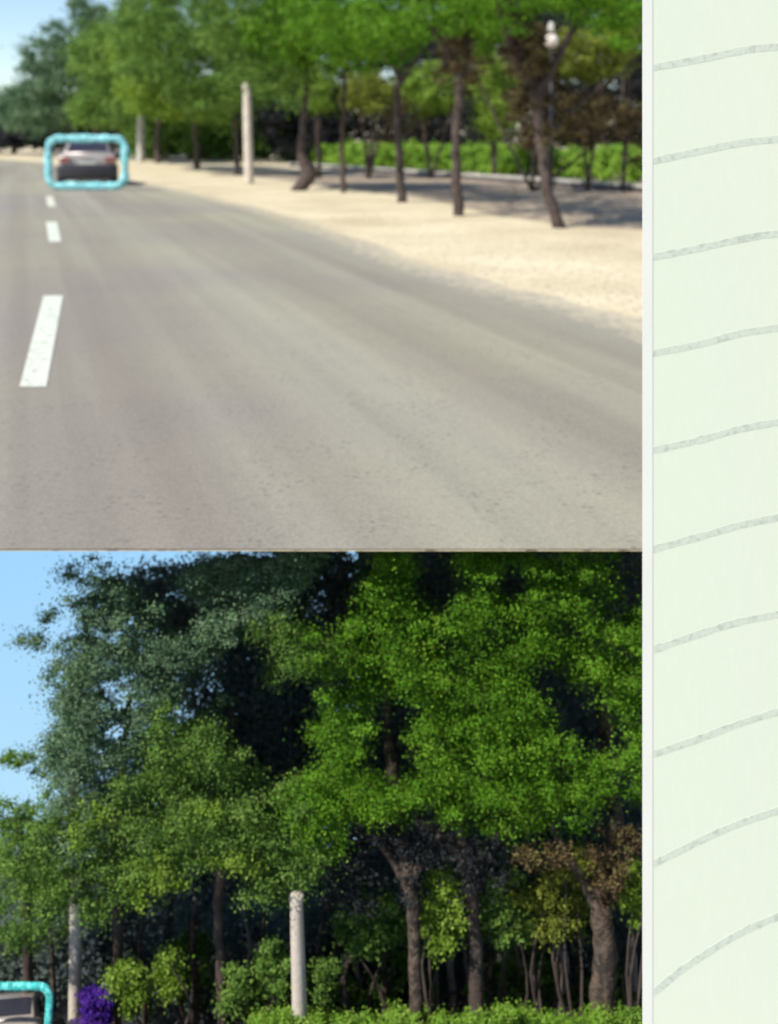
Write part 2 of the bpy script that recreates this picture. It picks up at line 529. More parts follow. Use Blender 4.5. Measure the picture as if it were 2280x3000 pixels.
roadside(868, 437, [(864, 370, 0), (860, 290, 0), (858, 210, 0), (866, 120, .2), (860, -30, .3)], [.15, .12, .10, .09, .09, .06],
    'third tree along the verge, slim dark trunk between two bright bushes',
    [(800, 90, 120, 62, 1.4), (760, 10, 150, 90), (850, -120, 200, 100)], (-2.2, 2.2), 200, limbs=[
    ([(860, 190, 0), (890, 140, .2), (930, 90, .4)], [.06, .05, .03]), ([(862, 160, 0), (820, 110, .2), (780, 60, .4)], [.06, .05, .03])])
roadside(742, 416, [(740, 370, 0), (738, 320, 0), (742, 240, 0), (745, 120, .2)], [.11, .09, .08, .08, .06],
    'fourth tree along the verge, thin brown trunk on bright sand',
    [(720, 80, 110, 65, 1.3), (640, 60, 120, 90), (660, -60, 140, 80)], (-2.2, 2.2), 130, bark='bark_brown')
roadside(638, 412, [(668, 375, 0), (652, 335, 0), (655, 270, 0), (662, 190, .2), (670, 90, .3)], [.20, .30, .17, .12, .13, .10],
    'crooked dark tree with a swollen bent foot on the sand',
    [(590, 110, 80, 90, 1.3), (560, 20, 150, 110), (640, 170, 50, 60, .5)], (-2.0, 2.4), 190, leaf='leaf_mid')
roadside(512, 378, [(512, 330, 0), (508, 270, 0), (505, 170, 0)], [.15, .12, .10, .08],
    'thin brown tree just left of the tall pale pole',
    [(470, 155, 115, 95, 1.5), (430, 20, 160, 110), (330, 70, 80, 120), (560, 150, 70, 70)], (-3.5, 3.5), 260, leaf='leaf_mid', bark='bark_brown')
roadside(425, 366, [(425, 320, 0), (422, 270, 0), (420, 170, 0)], [.22, .18, .14, .10],
    'small brown trunk between the two pale poles',
    [(360, 200, 90, 50), (430, 228, 90, 32), (310, 130, 60, 90)], (-4, 4), 170, leaf='leaf_fresh', bark='bark_brown', crpx=28)
roadside(342, 352, [(340, 300, 0), (345, 250, 0), (350, 170, 0)], [.3, .22, .18, .12],
    'brown trunk immediately right of the far pale pole',
    [(290, 170, 70, 75), (230, 120, 80, 65), (320, 40, 60, 50)], (-6, 6), 190, leaf='leaf_mid', bark='bark_brown', crpx=26)

# far trees on the left, round the bend
GF = 'far trees beyond the bend'
def far_tree(X, Yb, Yt, d, ell, ncl, leaf, label, trunkr=.3, crpx=24, cnt=80, holes=()):
    b0 = at(X, 0, d); b0.z = 0
    path = [b0, at(X + 4, Yb, d), at(X, Yt, d)]
    path[0] = Vector((b0.x, d, -0.1))
    return tree('far_tree', Vector((b0.x, d, 0)), path, [trunkr, trunkr * .8, trunkr * .4], 'bark_dark', label, 'tree', GF,
                clusters(ell, d - 5, d + 5, ncl, crpx, 1.7, cnt, holes), leaf, wob=0.05)
far_tree(150, 240, 110, 88, [(150, 180, 105, 90), (80, 235, 90, 60), (210, 130, 60, 80), (120, 120, 75, 70), (250, 90, 40, 60)], 460, 'leaf_haze', 'hazy grey-green tree with a domed crown above the car')
far_tree(205, 180, 20, 80, [(205, 60, 34, 60), (170, 10, 26, 30), (195, 45, 30, 30), (250, 115, 40, 50)], 110, 'leaf_haze', 'dark spiky treetop pointing into the sky, left of the big crowns', crpx=18)
far_tree(30, 270, 230, 110, [(20, 250, 80, 55), (90, 280, 90, 35), (-60, 250, 80, 70)], 170, 'leaf_haze', 'farthest grey tree low against the sky at the left border')
far_tree(250, 260, 160, 76, [(230, 230, 75, 50), (270, 180, 60, 60)], 140, 'leaf_mid', 'green tree directly above the turquoise outline, right half')

def thicket(name, label, cat, ell, d0, d1, ncl, leaf, crpx=26, cnt=80, lp=1.7, group=None, holes=(), lim=None, kind=None, root_z=0.0, stem=True, bark='bark_dark'):
    """a bush: stems and leaf mass"""
    Xc = sum(e[0] for e in ell) / len(ell)
    dm = (d0 + d1) / 2
    b = at(Xc, 0, dm); b.z = root_z
    root = empty(name, b)
    tag(root, label, cat, group, kind)
    ce, ra, c_, sz = clusters(ell, d0, d1, ncl, crpx, lp, cnt, holes)
    o = child('foliage', leaf_mesh(ce, ra, c_, sz, lim=lim), M[leaf], root)
    o['kind'] = 'stuff'
    if stem:
        parts = []
        for k in range(4):
            q = Vector(tuple(ce[int(RNG.integers(len(ce)))]))
            pp, rr = smooth_path([b, b.lerp(q, .5) + Vector((random.uniform(-.1, .1), 0, 0)), q], [.012 * dm / 6, .008 * dm / 6, .004 * dm / 6], 3)
            parts.append(tube(pp, rr, 6))
        child('stem', mesh_from(*join(parts), smooth=True), M[bark], root)
    return root

# dark row far behind the bend and behind the hedge
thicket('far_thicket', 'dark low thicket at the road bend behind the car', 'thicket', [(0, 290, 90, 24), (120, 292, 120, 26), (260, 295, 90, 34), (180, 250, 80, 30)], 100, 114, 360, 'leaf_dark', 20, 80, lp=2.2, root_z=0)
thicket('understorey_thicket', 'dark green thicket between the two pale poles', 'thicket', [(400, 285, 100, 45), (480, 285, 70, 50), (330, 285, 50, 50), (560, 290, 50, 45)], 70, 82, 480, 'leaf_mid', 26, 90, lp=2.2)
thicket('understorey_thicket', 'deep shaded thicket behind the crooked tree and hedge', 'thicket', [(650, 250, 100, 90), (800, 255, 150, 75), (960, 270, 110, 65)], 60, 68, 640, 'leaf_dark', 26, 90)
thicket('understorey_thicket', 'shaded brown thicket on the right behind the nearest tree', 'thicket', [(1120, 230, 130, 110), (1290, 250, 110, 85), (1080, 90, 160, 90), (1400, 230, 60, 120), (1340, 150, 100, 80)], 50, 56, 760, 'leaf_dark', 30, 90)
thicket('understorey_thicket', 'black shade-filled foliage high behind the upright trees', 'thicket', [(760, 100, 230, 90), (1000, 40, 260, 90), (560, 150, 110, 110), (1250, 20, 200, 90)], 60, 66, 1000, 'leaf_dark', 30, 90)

thicket('understorey_thicket', 'green foliage filling the gap right of the tall pale pole', 'thicket', [(590, 270, 60, 55), (560, 210, 60, 60), (700, 310, 60, 20, .6)], 70, 76, 260, 'leaf_mid', 22, 80)
thicket('understorey_thicket', 'brown twiggy undergrowth around the nearest trunk', 'thicket', [(1150, 190, 60, 130), (1290, 255, 100, 60), (1230, 260, 80, 50), (1370, 280, 40, 70), (1000, 130, 60, 70, .6), (860, 265, 50, 45, .5)], 26, 29, 240, 'leaf_brown', 26, 75, lp=1.8)
GB = 'sunlit bushes behind the hedge'
for X, Y, rx, ry, lf, nn, lb in (
    (690, 200, 24, 42, 'leaf_fresh', 34, 'narrow bright bush glimpsed right of the crooked tree'),
    (795, 200, 48, 38, 'leaf_olive', 55, 'olive bush between the third and fourth trees'),
    (930, 192, 56, 54, 'leaf_fresh', 95, 'round yellow-green bush between the second and third trees'),
    (1068, 215, 46, 85, 'leaf_fresh', 110, 'tall yellow-green bush between the two nearest trees'),
    (1270, 120, 90, 55, 'leaf_olive', 120, 'broad olive shrub high on the right above the dark gap'),
    (1345, 60, 40, 60, 'leaf_olive', 70, 'olive shrub touching the paper page at the upper right')):
    thicket('sunlit_bush', lb, 'bush', [(X, Y, rx, ry)], 35.0 if X < 1200 else 26.0, 38.0 if X < 1200 else 28.5, nn, lf, 24, 90, 1.7, GB)

# bare trunks in the dark wood on the right
for X, Yt, r, lb in ((1352, 130, .2, 'brown trunk in the dark gap beside the paper page, upper view'),
                     (1300, 180, .13, 'thinner brown trunk left of the one beside the paper page'),):
    b = at(X, 0, 38); b.z = 0
    tree('bare_tree', b, [b, at(X + 3, 250, 38), at(X - 6, Yt, 38)], [r, r * .8, r * .6], 'bark_brown', lb, 'tree', None, wob=.03)

# hedge: long clipped mass of leaves, and the low wall before it
def line_pts(p, q, n): return [Vector(p).lerp(Vector(q), i / (n - 1)) for i in range(n)]
HA, HB = Vector((12.5, 24.0, 0)), Vector((-6.6, 68.0, 0))
ce, ra, sz = [], [], []
for i in range(1300):
    t = RNG.random() ** 1.3
    p = HA.lerp(HB, t)
    q = p + Vector((RNG.uniform(-.8, .8), RNG.uniform(-.5, .5), RNG.uniform(0.08, 1.10) + 0.08 * math.sin(t * 60)))
    ce.append(tuple(q)); s_ = RNG.uniform(.20, .36); ra.append((s_, s_, s_ * .75)); sz.append(1.9 / F * p.y)
root = empty('hedge', (HA + HB) / 2)
tag(root, 'long bright green clipped hedge behind the verge trees', 'hedge')
o = child('foliage', leaf_mesh(np.array(ce), np.array(ra), 85, np.array(sz), up=0.6), M['leaf_hedge'], root); o['kind'] = 'stuff'

def wall_strip(p0, p1, w_, z0, z1, seg=14, jig=0.0):
    t = (p1 - p0).normalized(); nn = Vector((-t.y, t.x, 0)) * w_ / 2
    vs, fs = [], []
    for i in range(seg + 1):
        p = p0.lerp(p1, i / seg)
        j = random.uniform(-jig, jig)
        vs += [p + nn + Vector((0, 0, z0)), p - nn + Vector((0, 0, z0)), p - nn + Vector((0, 0, z1 + j)), p + nn + Vector((0, 0, z1 + j))]
    for i in range(seg):
        a = 4 * i
        for k in range(4):
            fs.append((a + k, a + (k + 1) % 4, a + 4 + (k + 1) % 4, a + 4 + k))
    fs.append((0, 1, 2, 3)); fs.append((4 * seg + 3, 4 * seg + 2, 4 * seg + 1, 4 * seg))
    return vs, fs
WA, WB = Vector((9.4, 21.4, 0)), Vector((-5.3, 55, 0))
root = empty('low_wall', (WA + WB) / 2)
tag(root, 'low stone wall, shade painted into its dark face, with a pale coping in front of the hedge', 'wall')
child('wall_body', mesh_from(*wall_strip(WA, WB, .34, -0.05, .12, 40, .008)), M['stone_shaded'], root)
child('coping', mesh_from(*wall_strip(WA, WB, .50, .131, .20, 40, .006)), M['concrete_pale'], root)

# brown sheet, tree shade on the sand painted into its colour, verge trees to wall
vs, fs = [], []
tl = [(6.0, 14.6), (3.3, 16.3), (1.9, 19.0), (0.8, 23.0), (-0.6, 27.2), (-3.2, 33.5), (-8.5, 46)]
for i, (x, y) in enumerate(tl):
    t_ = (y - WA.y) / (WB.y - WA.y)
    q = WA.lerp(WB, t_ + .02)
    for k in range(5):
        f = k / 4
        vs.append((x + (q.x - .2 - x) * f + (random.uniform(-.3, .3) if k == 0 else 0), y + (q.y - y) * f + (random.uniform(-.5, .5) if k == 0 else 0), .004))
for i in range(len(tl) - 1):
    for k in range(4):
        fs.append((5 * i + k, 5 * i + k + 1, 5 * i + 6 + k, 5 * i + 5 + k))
o = link('ground_shade', mesh_from(vs, fs), surf('ground_shade', (0.34, 0.27, 0.19), 0.95, 0.35, 1.6, 0.5, 20, speck=(7, (0.12, 0.085, 0.07), 0.5, 0.62)))
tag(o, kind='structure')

# ------------------------------------------------------------------ poles of the upper view
def pole(base, top, r0, r1, mat, label, group, band=None):
    root = empty('pole', base)
    tag(root, label, 'pole', group)
    pp, rr = smooth_path([base - Vector((0, 0, .03)), base.lerp(top, .5), top], [r0, (r0 + r1) / 2, r1], 8)
    child('shaft', mesh_from(*tube(pp, rr, 16, 0.015), smooth=True), M[mat], root)
    cap = tube([top, top + Vector((0, 0, r1 * .8)), top + Vector((0, 0, r1 * 1.2))], [r1 * 1.15, r1 * 1.1, r1 * .5], 16)
    child('cap', mesh_from(*cap), M[mat], root)
    return root
GP = 'pale poles along the road'
b = gp(538, 397); t = at(533, 190, b.y)
pole(b, t, .165, .13, 'concrete', 'thick pale pole on the verge, centre left of the upper view', GP)
b = gp(304, 350); t = at(303, 225, b.y)
pole(b, t, .27, .2, 'concrete_pale', 'far pale pole just right of the turquoise outlined car', GP)

# globe lamp among the branches
b = at(1190, 0, 24); b.z = 0
root = empty('globe_lamp', b)
tag(root, 'small round whitish lamp among the dark branches at the upper right', 'lamp')
gl = at(1190, 88, 24)
bm = bmesh.new()
bmesh.ops.create_icosphere(bm, subdivisions=3, radius=.17, matrix=Matrix.Translation(gl))
child('globe', bm_mesh(bm, smooth=True), M['lamp_globe'], root)
child('post', mesh_from(*tube([b, gl - Vector((0, 0, .2))], [.05, .035], 10), smooth=True), M['black_trim'], root)
child('collar', mesh_from(*tube([gl + Vector((0, 0, .2)), gl + Vector((0, 0, .27)), gl + Vector((0, 0, .45))], [.12, .09, .05], 10), smooth=True), M['concrete_pale'], root)

# ------------------------------------------------------------------ the car (rear faces -Y, length along +Y, base at z = 0)
def loft(sections):
    """sections: list of (y, [(x, z) ...]) closed loops with equal counts"""
    vs, fs = [], []
    k = len(sections[0][1])
    for y, lp in sections:
        for x, z in lp: vs.append((x, y, z))
    for i in range(len(sections) - 1):
        for j in range(k):
            j2 = (j + 1) % k
            fs.append((i * k + j, i * k + j2, (i + 1) * k + j2, (i + 1) * k + j))
    fs.append(tuple(range(k))[::-1]); fs.append(tuple((len(sections) - 1) * k + j for j in range(k)))
    return vs, fs
def rsec(hw, z0, z1, r, top=1.0):
    p = []
    for cx, cz, a0 in ((hw - r, z0 + r, -90), (hw * top - r, z1 - r, 0), (-hw * top + r, z1 - r, 90), (-hw + r, z0 + r, 180)):
        for k in range(5):
            a = math.radians(a0 + k * 22.5)
            p.append((cx + r * math.cos(a), cz + r * math.sin(a)))
    return p
def make_car(label):
    root = empty('car', (0, 0, 0))
    tag(root, label, 'car')
    body = [(0.0, rsec(.74, .42, .84, .09)), (.05, rsec(.84, .32, .95, .12)), (.35, rsec(.88, .26, 1.00, .12, .97)), (1.2, rsec(.90, .24, .98, .10, .95)),
            (2.6, rsec(.90, .24, .96, .10, .95)), (3.6, rsec(.88, .26, .90, .12, .94)), (4.2, rsec(.82, .30, .80, .12, .94)), (4.4, rsec(.70, .38, .66, .1, .95))]
    bo = child('body', mesh_from(*loft(body), smooth=True), M['silver'], root, True)
    cab = [(.22, rsec(.72, .93, 1.02, .03, .97)), (.62, rsec(.72, .93, 1.33, .10, .82)), (1.05, rsec(.74, .93, 1.43, .12, .78)), (1.9, rsec(.75, .93, 1.44, .12, .78)),
           (2.5, rsec(.75, .93, 1.36, .12, .78)), (3.25, rsec(.75, .90, .98, .03, .97))]
    child('cabin', mesh_from(*loft(cab), smooth=True), M['silver'], root, True)
    def quad(name, pts, mat, th=.012, nrm=(0, -1, 0), par=root):
        n_ = Vector(nrm).normalized() * th
        vs = [Vector(p) for p in pts] + [Vector(p) + n_ for p in pts]
        k = len(pts)
        fs = [tuple(range(k)), tuple(range(k, 2 * k))[::-1]] + [(i, (i + 1) % k, k + (i + 1) % k, k + i) for i in range(k)]
        bm = bmesh.new()
        bv = [bm.verts.new(v) for v in vs]
        for f in fs: bm.faces.new([bv[i] for i in f])
        return child(name, bm_mesh(bm), M[mat], par, True)
    sn = Vector((0, -.35, .42)).normalized()
    quad('rear_window', [(-.60, .27, 1.04), (.60, .27, 1.04), (.50, .60, 1.325), (-.50, .60, 1.325)], 'glass', .03, (0, -.7, .7))
    for s in (-1, 1):
        quad('side_window', [(s * .715, .75, 1.02), (s * .735, 1.7, 1.02), (s * .63, 1.7, 1.33), (s * .63, 1.0, 1.33)], 'glass', .035, (s, 0, .25))
        quad('side_window', [(s * .735, 1.78, 1.02), (s * .725, 2.7, 1.02), (s * .63, 2.35, 1.31), (s * .63, 1.78, 1.33)], 'glass', .035, (s, 0, .25))
        quad('tail_light', [(s * .80, -.01, .70), (s * .80, -.01, .88), (s * .50, -.01, .88), (s * .52, -.01, .74)], 'tail', .05)
        quad('door_mirror', [(s * .86, 2.62, .98), (s * 1.04, 2.60, .98), (s * 1.04, 2.60, 1.12), (s * .86, 2.62, 1.10)], 'silver', .1, (0, 1, 0))
    bumper = [(-.07, rsec(.76, .26, .62, .06)), (-.03, rsec(.84, .20, .66, .08)), (.22, rsec(.905, .18, .66, .08)), (.4, rsec(.90, .20, .56, .06))]
    child('bumper', mesh_from(*loft(bumper), smooth=True), M['black_trim'], root, True)
    quad('number_plate', [(-.24, -.015, .67), (.24, -.015, .67), (.24, -.015, .77), (-.24, -.015, .77)], 'plate', .03)
    quad('boot_handle', [(-.18, -.01, .79), (.18, -.01, .79), (.18, -.01, .815), (-.18, -.01, .815)], 'black_trim', .03)
    for s in (-1, 1):
        for y in (.85, 3.45):
            wv = []
            r, h = .31, .1
            tp = tube([(s * .80 - h, y, r), (s * .80 - h * .8, y, r), (s * .80 + h * .8, y, r), (s * .80 + h, y, r)], [r * .9, r, r, r * .9], 24)
            wl = child('wheel', mesh_from(*tp, smooth=True), M['rubber'], root, True)
            rp = tube([(s * (.80 + h * 1.0), y, r), (s * (.80 + h * 1.15), y, r)], [r * .62, r * .5], 16)
            child('rim', mesh_from(*rp, smooth=True), M['rim'], wl, True)
    return root
def copy_tree(o, parent=None):
    c = o.copy(); C.objects.link(c); c.parent = parent
    for ch in [x for x in bpy.data.objects if x.parent == o]:
        copy_tree(ch, c)
    return c
car = make_car('silver car seen from behind inside the turquoise outline on the road')
cp = gp(187, 403)
car.location = (cp.x, cp.y + .1, 0.006)
car.rotation_euler = (0, 0, math.atan(.30))

# turquoise outline round the car
def ring_mesh(w_, h_, r_, rx, ry, n_=10, jig=.02):
    """rounded rectangle swept with an elliptic section, in the XZ plane, base at z = 0"""
    path = []
    for cx, cz, a0 in ((w_ / 2 - r_, r_, -90), (w_ / 2 - r_, h_ - r_, 0), (-w_ / 2 + r_, h_ - r_, 90), (-w_ / 2 + r_, r_, 180)):
        for k in range(7):
            a = math.radians(a0 + k * 15)
            path.append(Vector((cx + r_ * math.cos(a), 0, cz + r_ * math.sin(a))))
    full = []
    for i, p in enumerate(path):
        q = path[(i + 1) % len(path)]
        m_ = max(1, int((q - p).length / (w_ * .06)))
        for k in range(m_): full.append(p.lerp(q, k / m_))
    cen = Vector((0, 0, h_ / 2)); vs, fs = [], []
    N = len(full)
    for i, p in enumerate(full):
        t = (full[(i + 1) % N] - full[i - 1]).normalized()
        nr = Vector((t.z, 0, -t.x))
        k1 = 1 + random.uniform(-1, 1) * jig * 8
        for k in range(n_):
            a = 2 * math.pi * k / n_
            vs.append(p + nr * math.cos(a) * rx * k1 + Vector((0, 1, 0)) * math.sin(a) * ry)
    for i in range(N):
        for k in range(n_):
            fs.append((i * n_ + k, i * n_ + (k + 1) % n_, ((i + 1) % N) * n_ + (k + 1) % n_, ((i + 1) % N) * n_ + k))
    return mesh_from(vs, fs, smooth=True)
rb = gp(187, 408)
k = rb.y / F * S
o = link('outline_ring', ring_mesh(162 * k, 100 * k, 22 * k, 8.4 * k, .06, jig=.025), M['turquoise'])
o.location = (rb.x, rb.y - .9, .02 + 9 * k)
tag(o, 'whole turquoise rounded outline standing around the silver car', 'outline')
o.location = Vector(at(187, 402, rb.y - .7))

# ------------------------------------------------------------------ lower view: bank below the road's edge
def bz(d): return -1.70 - .8325 * (d - 3.4) - .05
bv, bf = [], []
for d in (3.1, 3.4, 4.0, 5.0, 6.2):
    bv += [(-9, d, bz(d)), (9, d, bz(d))]
bv += [(-9, 2.2, bz(3.1)), (9, 2.2, bz(3.1))]
for i in range(4): bf.append((2 * i, 2 * i + 1, 2 * i + 3, 2 * i + 2))
bf.append((10, 11, 1, 0))
o = link('bank', mesh_from(bv, bf), M['earth']); tag(o, kind='structure')

sv = [(-4.5, 6.0, -4.3), (4.5, 6.0, -4.3), (4.5, 6.0, -.32), (-4.5, 6.0, -.32), (-4.5, 6.03, -4.3), (4.5, 6.03, -4.3), (4.5, 6.03, -.32), (-4.5, 6.03, -.32)]
o = link('sky', mesh_from(sv, [(0, 1, 2, 3), (7, 6, 5, 4), (0, 4, 5, 1), (3, 2, 6, 7), (0, 3, 7, 4), (1, 5, 6, 2)]), M['sky_blue'])
tag(o, kind='structure')

def under(P):
    return (P[:, 1] > FR + .012) & (P[:, 2] < -.012 - .19 * (P[:, 1] - FR))

HOLES = [(345, 1262, 28, 22), (700, 1292, 34, 34), (740, 1230, 30, 30), (520, 1450, 36, 42), (575, 1570, 58, 36), (610, 1620, 45, 30), (640, 1500, 26, 12),
         (852, 1638, 26, 18), (945, 1262, 30, 28), (1245, 1540, 20, 20), (1300, 1590, 26, 18), (1345, 1812, 40, 46), (1370, 1250, 16, 36),
         (830, 1850, 55, 30), (480, 1900, 36, 14), (390, 1330, 20, 20), (1050, 1880, 30, 40), (860, 1540, 30, 10), (1180, 1470, 16, 10), (1110, 1260, 16, 10), (420, 1500, 20, 20)]
GL = 'trees of the lower view'
def low_tree(X, d, ctrl, rads, bark, label, ell, dd, ncl, leaf, limbs=(), crpx=40, cnt=110, lp=1.4, name='tall_tree', holes=HOLES):
    b = at(X, 2300, d); b.z = bz(d)
    path = [b] + [at(c[0], c[1], d + (c[2] if len(c) > 2 else 0)) for c in ctrl]
    rads = (list(rads) + [rads[-1]] * 9)[:len(path)]
    lb = [([at(x, y, d) for x, y in L], r) for L, r in limbs]
    cr = clusters(ell, dd[0], dd[1], int(ncl * 1.1), crpx, lp, int(cnt * 1.55), holes, .9) if ell else None
    return tree(name, b, path, rads, bark, label, 'tree', GL, cr, leaf, lb, lim=under, wob=.003)

low_tree(1305, 3.62, [(1302, 2150), (1306, 2050), (1300, 1960), (1320, 1880), (1330, 1800, .12), (1310, 1600, .4), (1300, 1450, .5)], [.052, .046, .042, .04, .036, .03, .03, .02], 'bark_brown',
    'thickest brown trunk by the paper page, forked under its dense crown',
    [(1270, 1330, 150, 150), (1200, 1560, 190, 170), (1250, 1740, 150, 60, .8), (1390, 1500, 60, 250)], (3.42, 3.80), 330, 'leaf_green',
    limbs=[([(1296, 1975), (1262, 1900), (1225, 1850), (1190, 1780)], [.026, .022, .017, .012]), ([(1312, 1930), (1345, 1880), (1380, 1800)], [.02, .016, .01])])
low_tree(1032, 3.66, [(1030, 2180), (1028, 2060), (1020, 1960), (1005, 1860), (980, 1780, .12), (960, 1600, .35), (960, 1450, .45)], [.034, .03, .026, .024, .032, .034, .02, .014], 'bark_dark',
    'black spreading trunk between the narrow bright bush and the olive bush',
    [(1010, 1420, 170, 190), (1010, 1640, 190, 130), (1060, 1760, 130, 50, .7), (1060, 1260, 150, 70), (1080, 1850, 60, 30, .4)], (3.42, 3.84), 330, 'leaf_green',
    limbs=[([(1010, 1880), (1050, 1830), (1100, 1790)], [.024, .018, .012]), ([(1000, 1850), (950, 1800), (900, 1770)], [.024, .018, .012])])
low_tree(903, 3.58, [(900, 2180), (896, 2060), (890, 1960), (880, 1880), (860, 1800, .1), (840, 1600, .35), (830, 1450, .5)], [.028, .026, .023, .022, .026, .03, .02, .012], 'bark_brown',
    'slim brown trunk left of the narrow bright bush in the lower view',
    [(800, 1440, 160, 140), (780, 1650, 190, 110), (730, 1780, 140, 80), (800, 1260, 170, 70)], (3.42, 3.86), 330, 'leaf_green',
    limbs=[([(888, 1930), (850, 1860), (800, 1800)], [.018, .015, .01]), ([(884, 1900), (920, 1850), (950, 1800)], [.018, .015, .01])])
low_tree(480, 3.70, [(480, 2180), (478, 2080), (470, 1980), (480, 1850), (500, 1700, .2), (500, 1500, .3)], [.024, .022, .02, .018, .018, .014, .01], 'bark_dark',
    'thin dark trunk under the yellow-green boughs, left of the white pole',
    [(480, 1720, 190, 150), (330, 1800, 160, 130), (560, 1850, 150, 70), (620, 1420, 120, 100), (450, 1560, 140, 120), (590, 1920, 90, 35, .7)], (3.42, 3.86), 430, 'leaf_mid')
low_tree(250, 3.78, [(250, 2180), (255, 2050), (250, 1900), (260, 1700, .2), (280, 1500, .3)], [.024, .022, .02, .018, .014, .01], 'bark_dark',
    'hazy blue-green tree whose branches reach into the lower sky',
    [(330, 1340, 150, 110), (250, 1520, 110, 130), (500, 1280, 150, 75), (420, 1440, 110, 90), (130, 1335, 70, 22, .55), (215, 1290, 70, 45, .6), (175, 1600, 50, 90, .6), (160, 1450, 60, 80, .9), (60, 1390, 40, 14, .5), (150, 1620, 50, 130, 1.3), (160, 1780, 60, 80), (160, 1230, 30, 20, .5), (210, 1215, 50, 18, .6), (690, 1240, 100, 50)], (3.44, 3.90), 720, 'leaf_haze', crpx=30, cnt=100)
low_tree(60, 3.86, [(60, 2150), (60, 2000), (50, 1900), (45, 1800)], [.022, .02, .018, .014, .01], 'bark_dark',
    'smaller grey-green tree at the left border of the lower view',
    [(50, 1960, 110, 90), (110, 1850, 100, 90), (30, 1830, 70, 70), (35, 1650, 50, 26, .6), (85, 1700, 20, 50, .7), (20, 1755, 60, 26, .8), (200, 1900, 110, 90)], (3.5, 3.95), 300, 'leaf_mid', crpx=28, cnt=90, holes=[(28, 1692, 26, 20)])
# small lit tips: fresh leaves hanging from the boughs
thicket('hanging_bough', 'bright yellow-green bough hanging over the lower left thicket', 'bough', [(330, 1900, 60, 60), (430, 1760, 55, 35), (200, 1790, 60, 60), (500, 1880, 60, 30)], 3.42, 3.55, 75, 'leaf_fresh', 26, 75, 1.75, holes=HOLES, lim=under, root_z=-1.0, stem=False)

# dark wood behind
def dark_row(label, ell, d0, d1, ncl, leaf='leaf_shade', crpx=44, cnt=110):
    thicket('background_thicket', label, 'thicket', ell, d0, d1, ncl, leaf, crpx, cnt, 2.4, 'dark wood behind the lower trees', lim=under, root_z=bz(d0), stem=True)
xa, xb, xc = at(-300, 0, 5.2).x, at(770, 0, 5.2).x, at(1700, 0, 5.2).x
zl = at(0, 1880, 5.2).z
ol = [(xa, -3.7), (xc, -3.7), (xc, -.42), (xb, -.42), (xb + .02, zl), (xa, zl)]
vs = [(x, 5.2, z) for x, z in ol] + [(x, 5.35, z) for x, z in ol]
o = link('added_backing', mesh_from(vs, [(0, 1, 2, 3, 4, 5), (11, 10, 9, 8, 7, 6)] + [(q, 6 + q, 6 + (q + 1) % 6, (q + 1) % 6) for q in range(6)]), surf('backing_dark', (0.05, 0.055, 0.06), .95, .4, 5, .5, 20))  # added dark backing, keeps the glowing sky panel out of leaf gaps
tag(o, 'added dark backing hidden behind the lower trees', 'wall')
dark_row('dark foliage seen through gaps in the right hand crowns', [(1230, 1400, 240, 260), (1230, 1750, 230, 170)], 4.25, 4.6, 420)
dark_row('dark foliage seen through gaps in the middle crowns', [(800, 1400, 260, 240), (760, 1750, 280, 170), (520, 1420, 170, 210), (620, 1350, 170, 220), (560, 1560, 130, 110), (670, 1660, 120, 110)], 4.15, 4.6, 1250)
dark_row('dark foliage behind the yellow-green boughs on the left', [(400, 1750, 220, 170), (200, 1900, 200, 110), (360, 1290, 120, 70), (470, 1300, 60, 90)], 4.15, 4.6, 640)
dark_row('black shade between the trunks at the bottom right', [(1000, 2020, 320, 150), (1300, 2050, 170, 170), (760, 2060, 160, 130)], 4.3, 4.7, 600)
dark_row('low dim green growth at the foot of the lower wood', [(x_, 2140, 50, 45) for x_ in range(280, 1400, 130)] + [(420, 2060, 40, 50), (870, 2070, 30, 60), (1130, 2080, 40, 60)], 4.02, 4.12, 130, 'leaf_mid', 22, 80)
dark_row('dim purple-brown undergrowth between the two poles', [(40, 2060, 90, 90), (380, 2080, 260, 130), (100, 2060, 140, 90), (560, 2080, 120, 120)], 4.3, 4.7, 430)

GB2 = 'sunlit bushes under the lower trees'
for X, Y, rx, ry, lf, nn, d, lb in (
    (955, 1965, 42, 92, 'leaf_fresh', 75, 3.66, 'tall narrow bright bush between two dark trunks, lower view'),
    (1190, 1960, 85, 75, 'leaf_olive', 90, 3.72, 'yellow-olive bush left of the thickest trunk'),
    (1095, 1960, 60, 85, 'leaf_mid', 70, 3.76, 'dull green bush right of the black spreading trunk'),
    (1375, 1925, 32, 70, 'leaf_fresh', 42, 3.60, 'bright bush squeezed between thickest trunk and paper page'),
    (1250, 1870, 40, 40, 'leaf_olive', 26, 3.70, 'small olive tuft in the fork of the thickest trunk'),
    (800, 1995, 80, 65, 'leaf_mid', 70, 3.78, 'dim green bush between the white pole and slim trunk'),
    (272, 2135, 40, 62, 'leaf_fresh', 42, 3.62, 'yellow-green shrub right of the violet flowers'),
    (362, 2110, 26, 56, 'leaf_fresh', 28, 3.66, 'slender yellow-green shrub left of the thin dark trunk'),
    (590, 2085, 36, 70, 'leaf_mid', 34, 3.66, 'green shrub touching the left side of the white pole'),
    (500, 2140, 30, 50, 'leaf_mid', 24, 3.66, 'low green shrub between slender shrub and white pole'),
    (700, 2120, 24, 50, 'leaf_mid', 20, 3.72, 'narrow green shrub right of the white pole')):
    thicket('sunlit_bush', lb, 'bush', [(X, Y, rx, ry)], d - .09, d + .09, nn, lf, 22, 85, 1.75, GB2, lim=under, root_z=bz(d), stem=True)

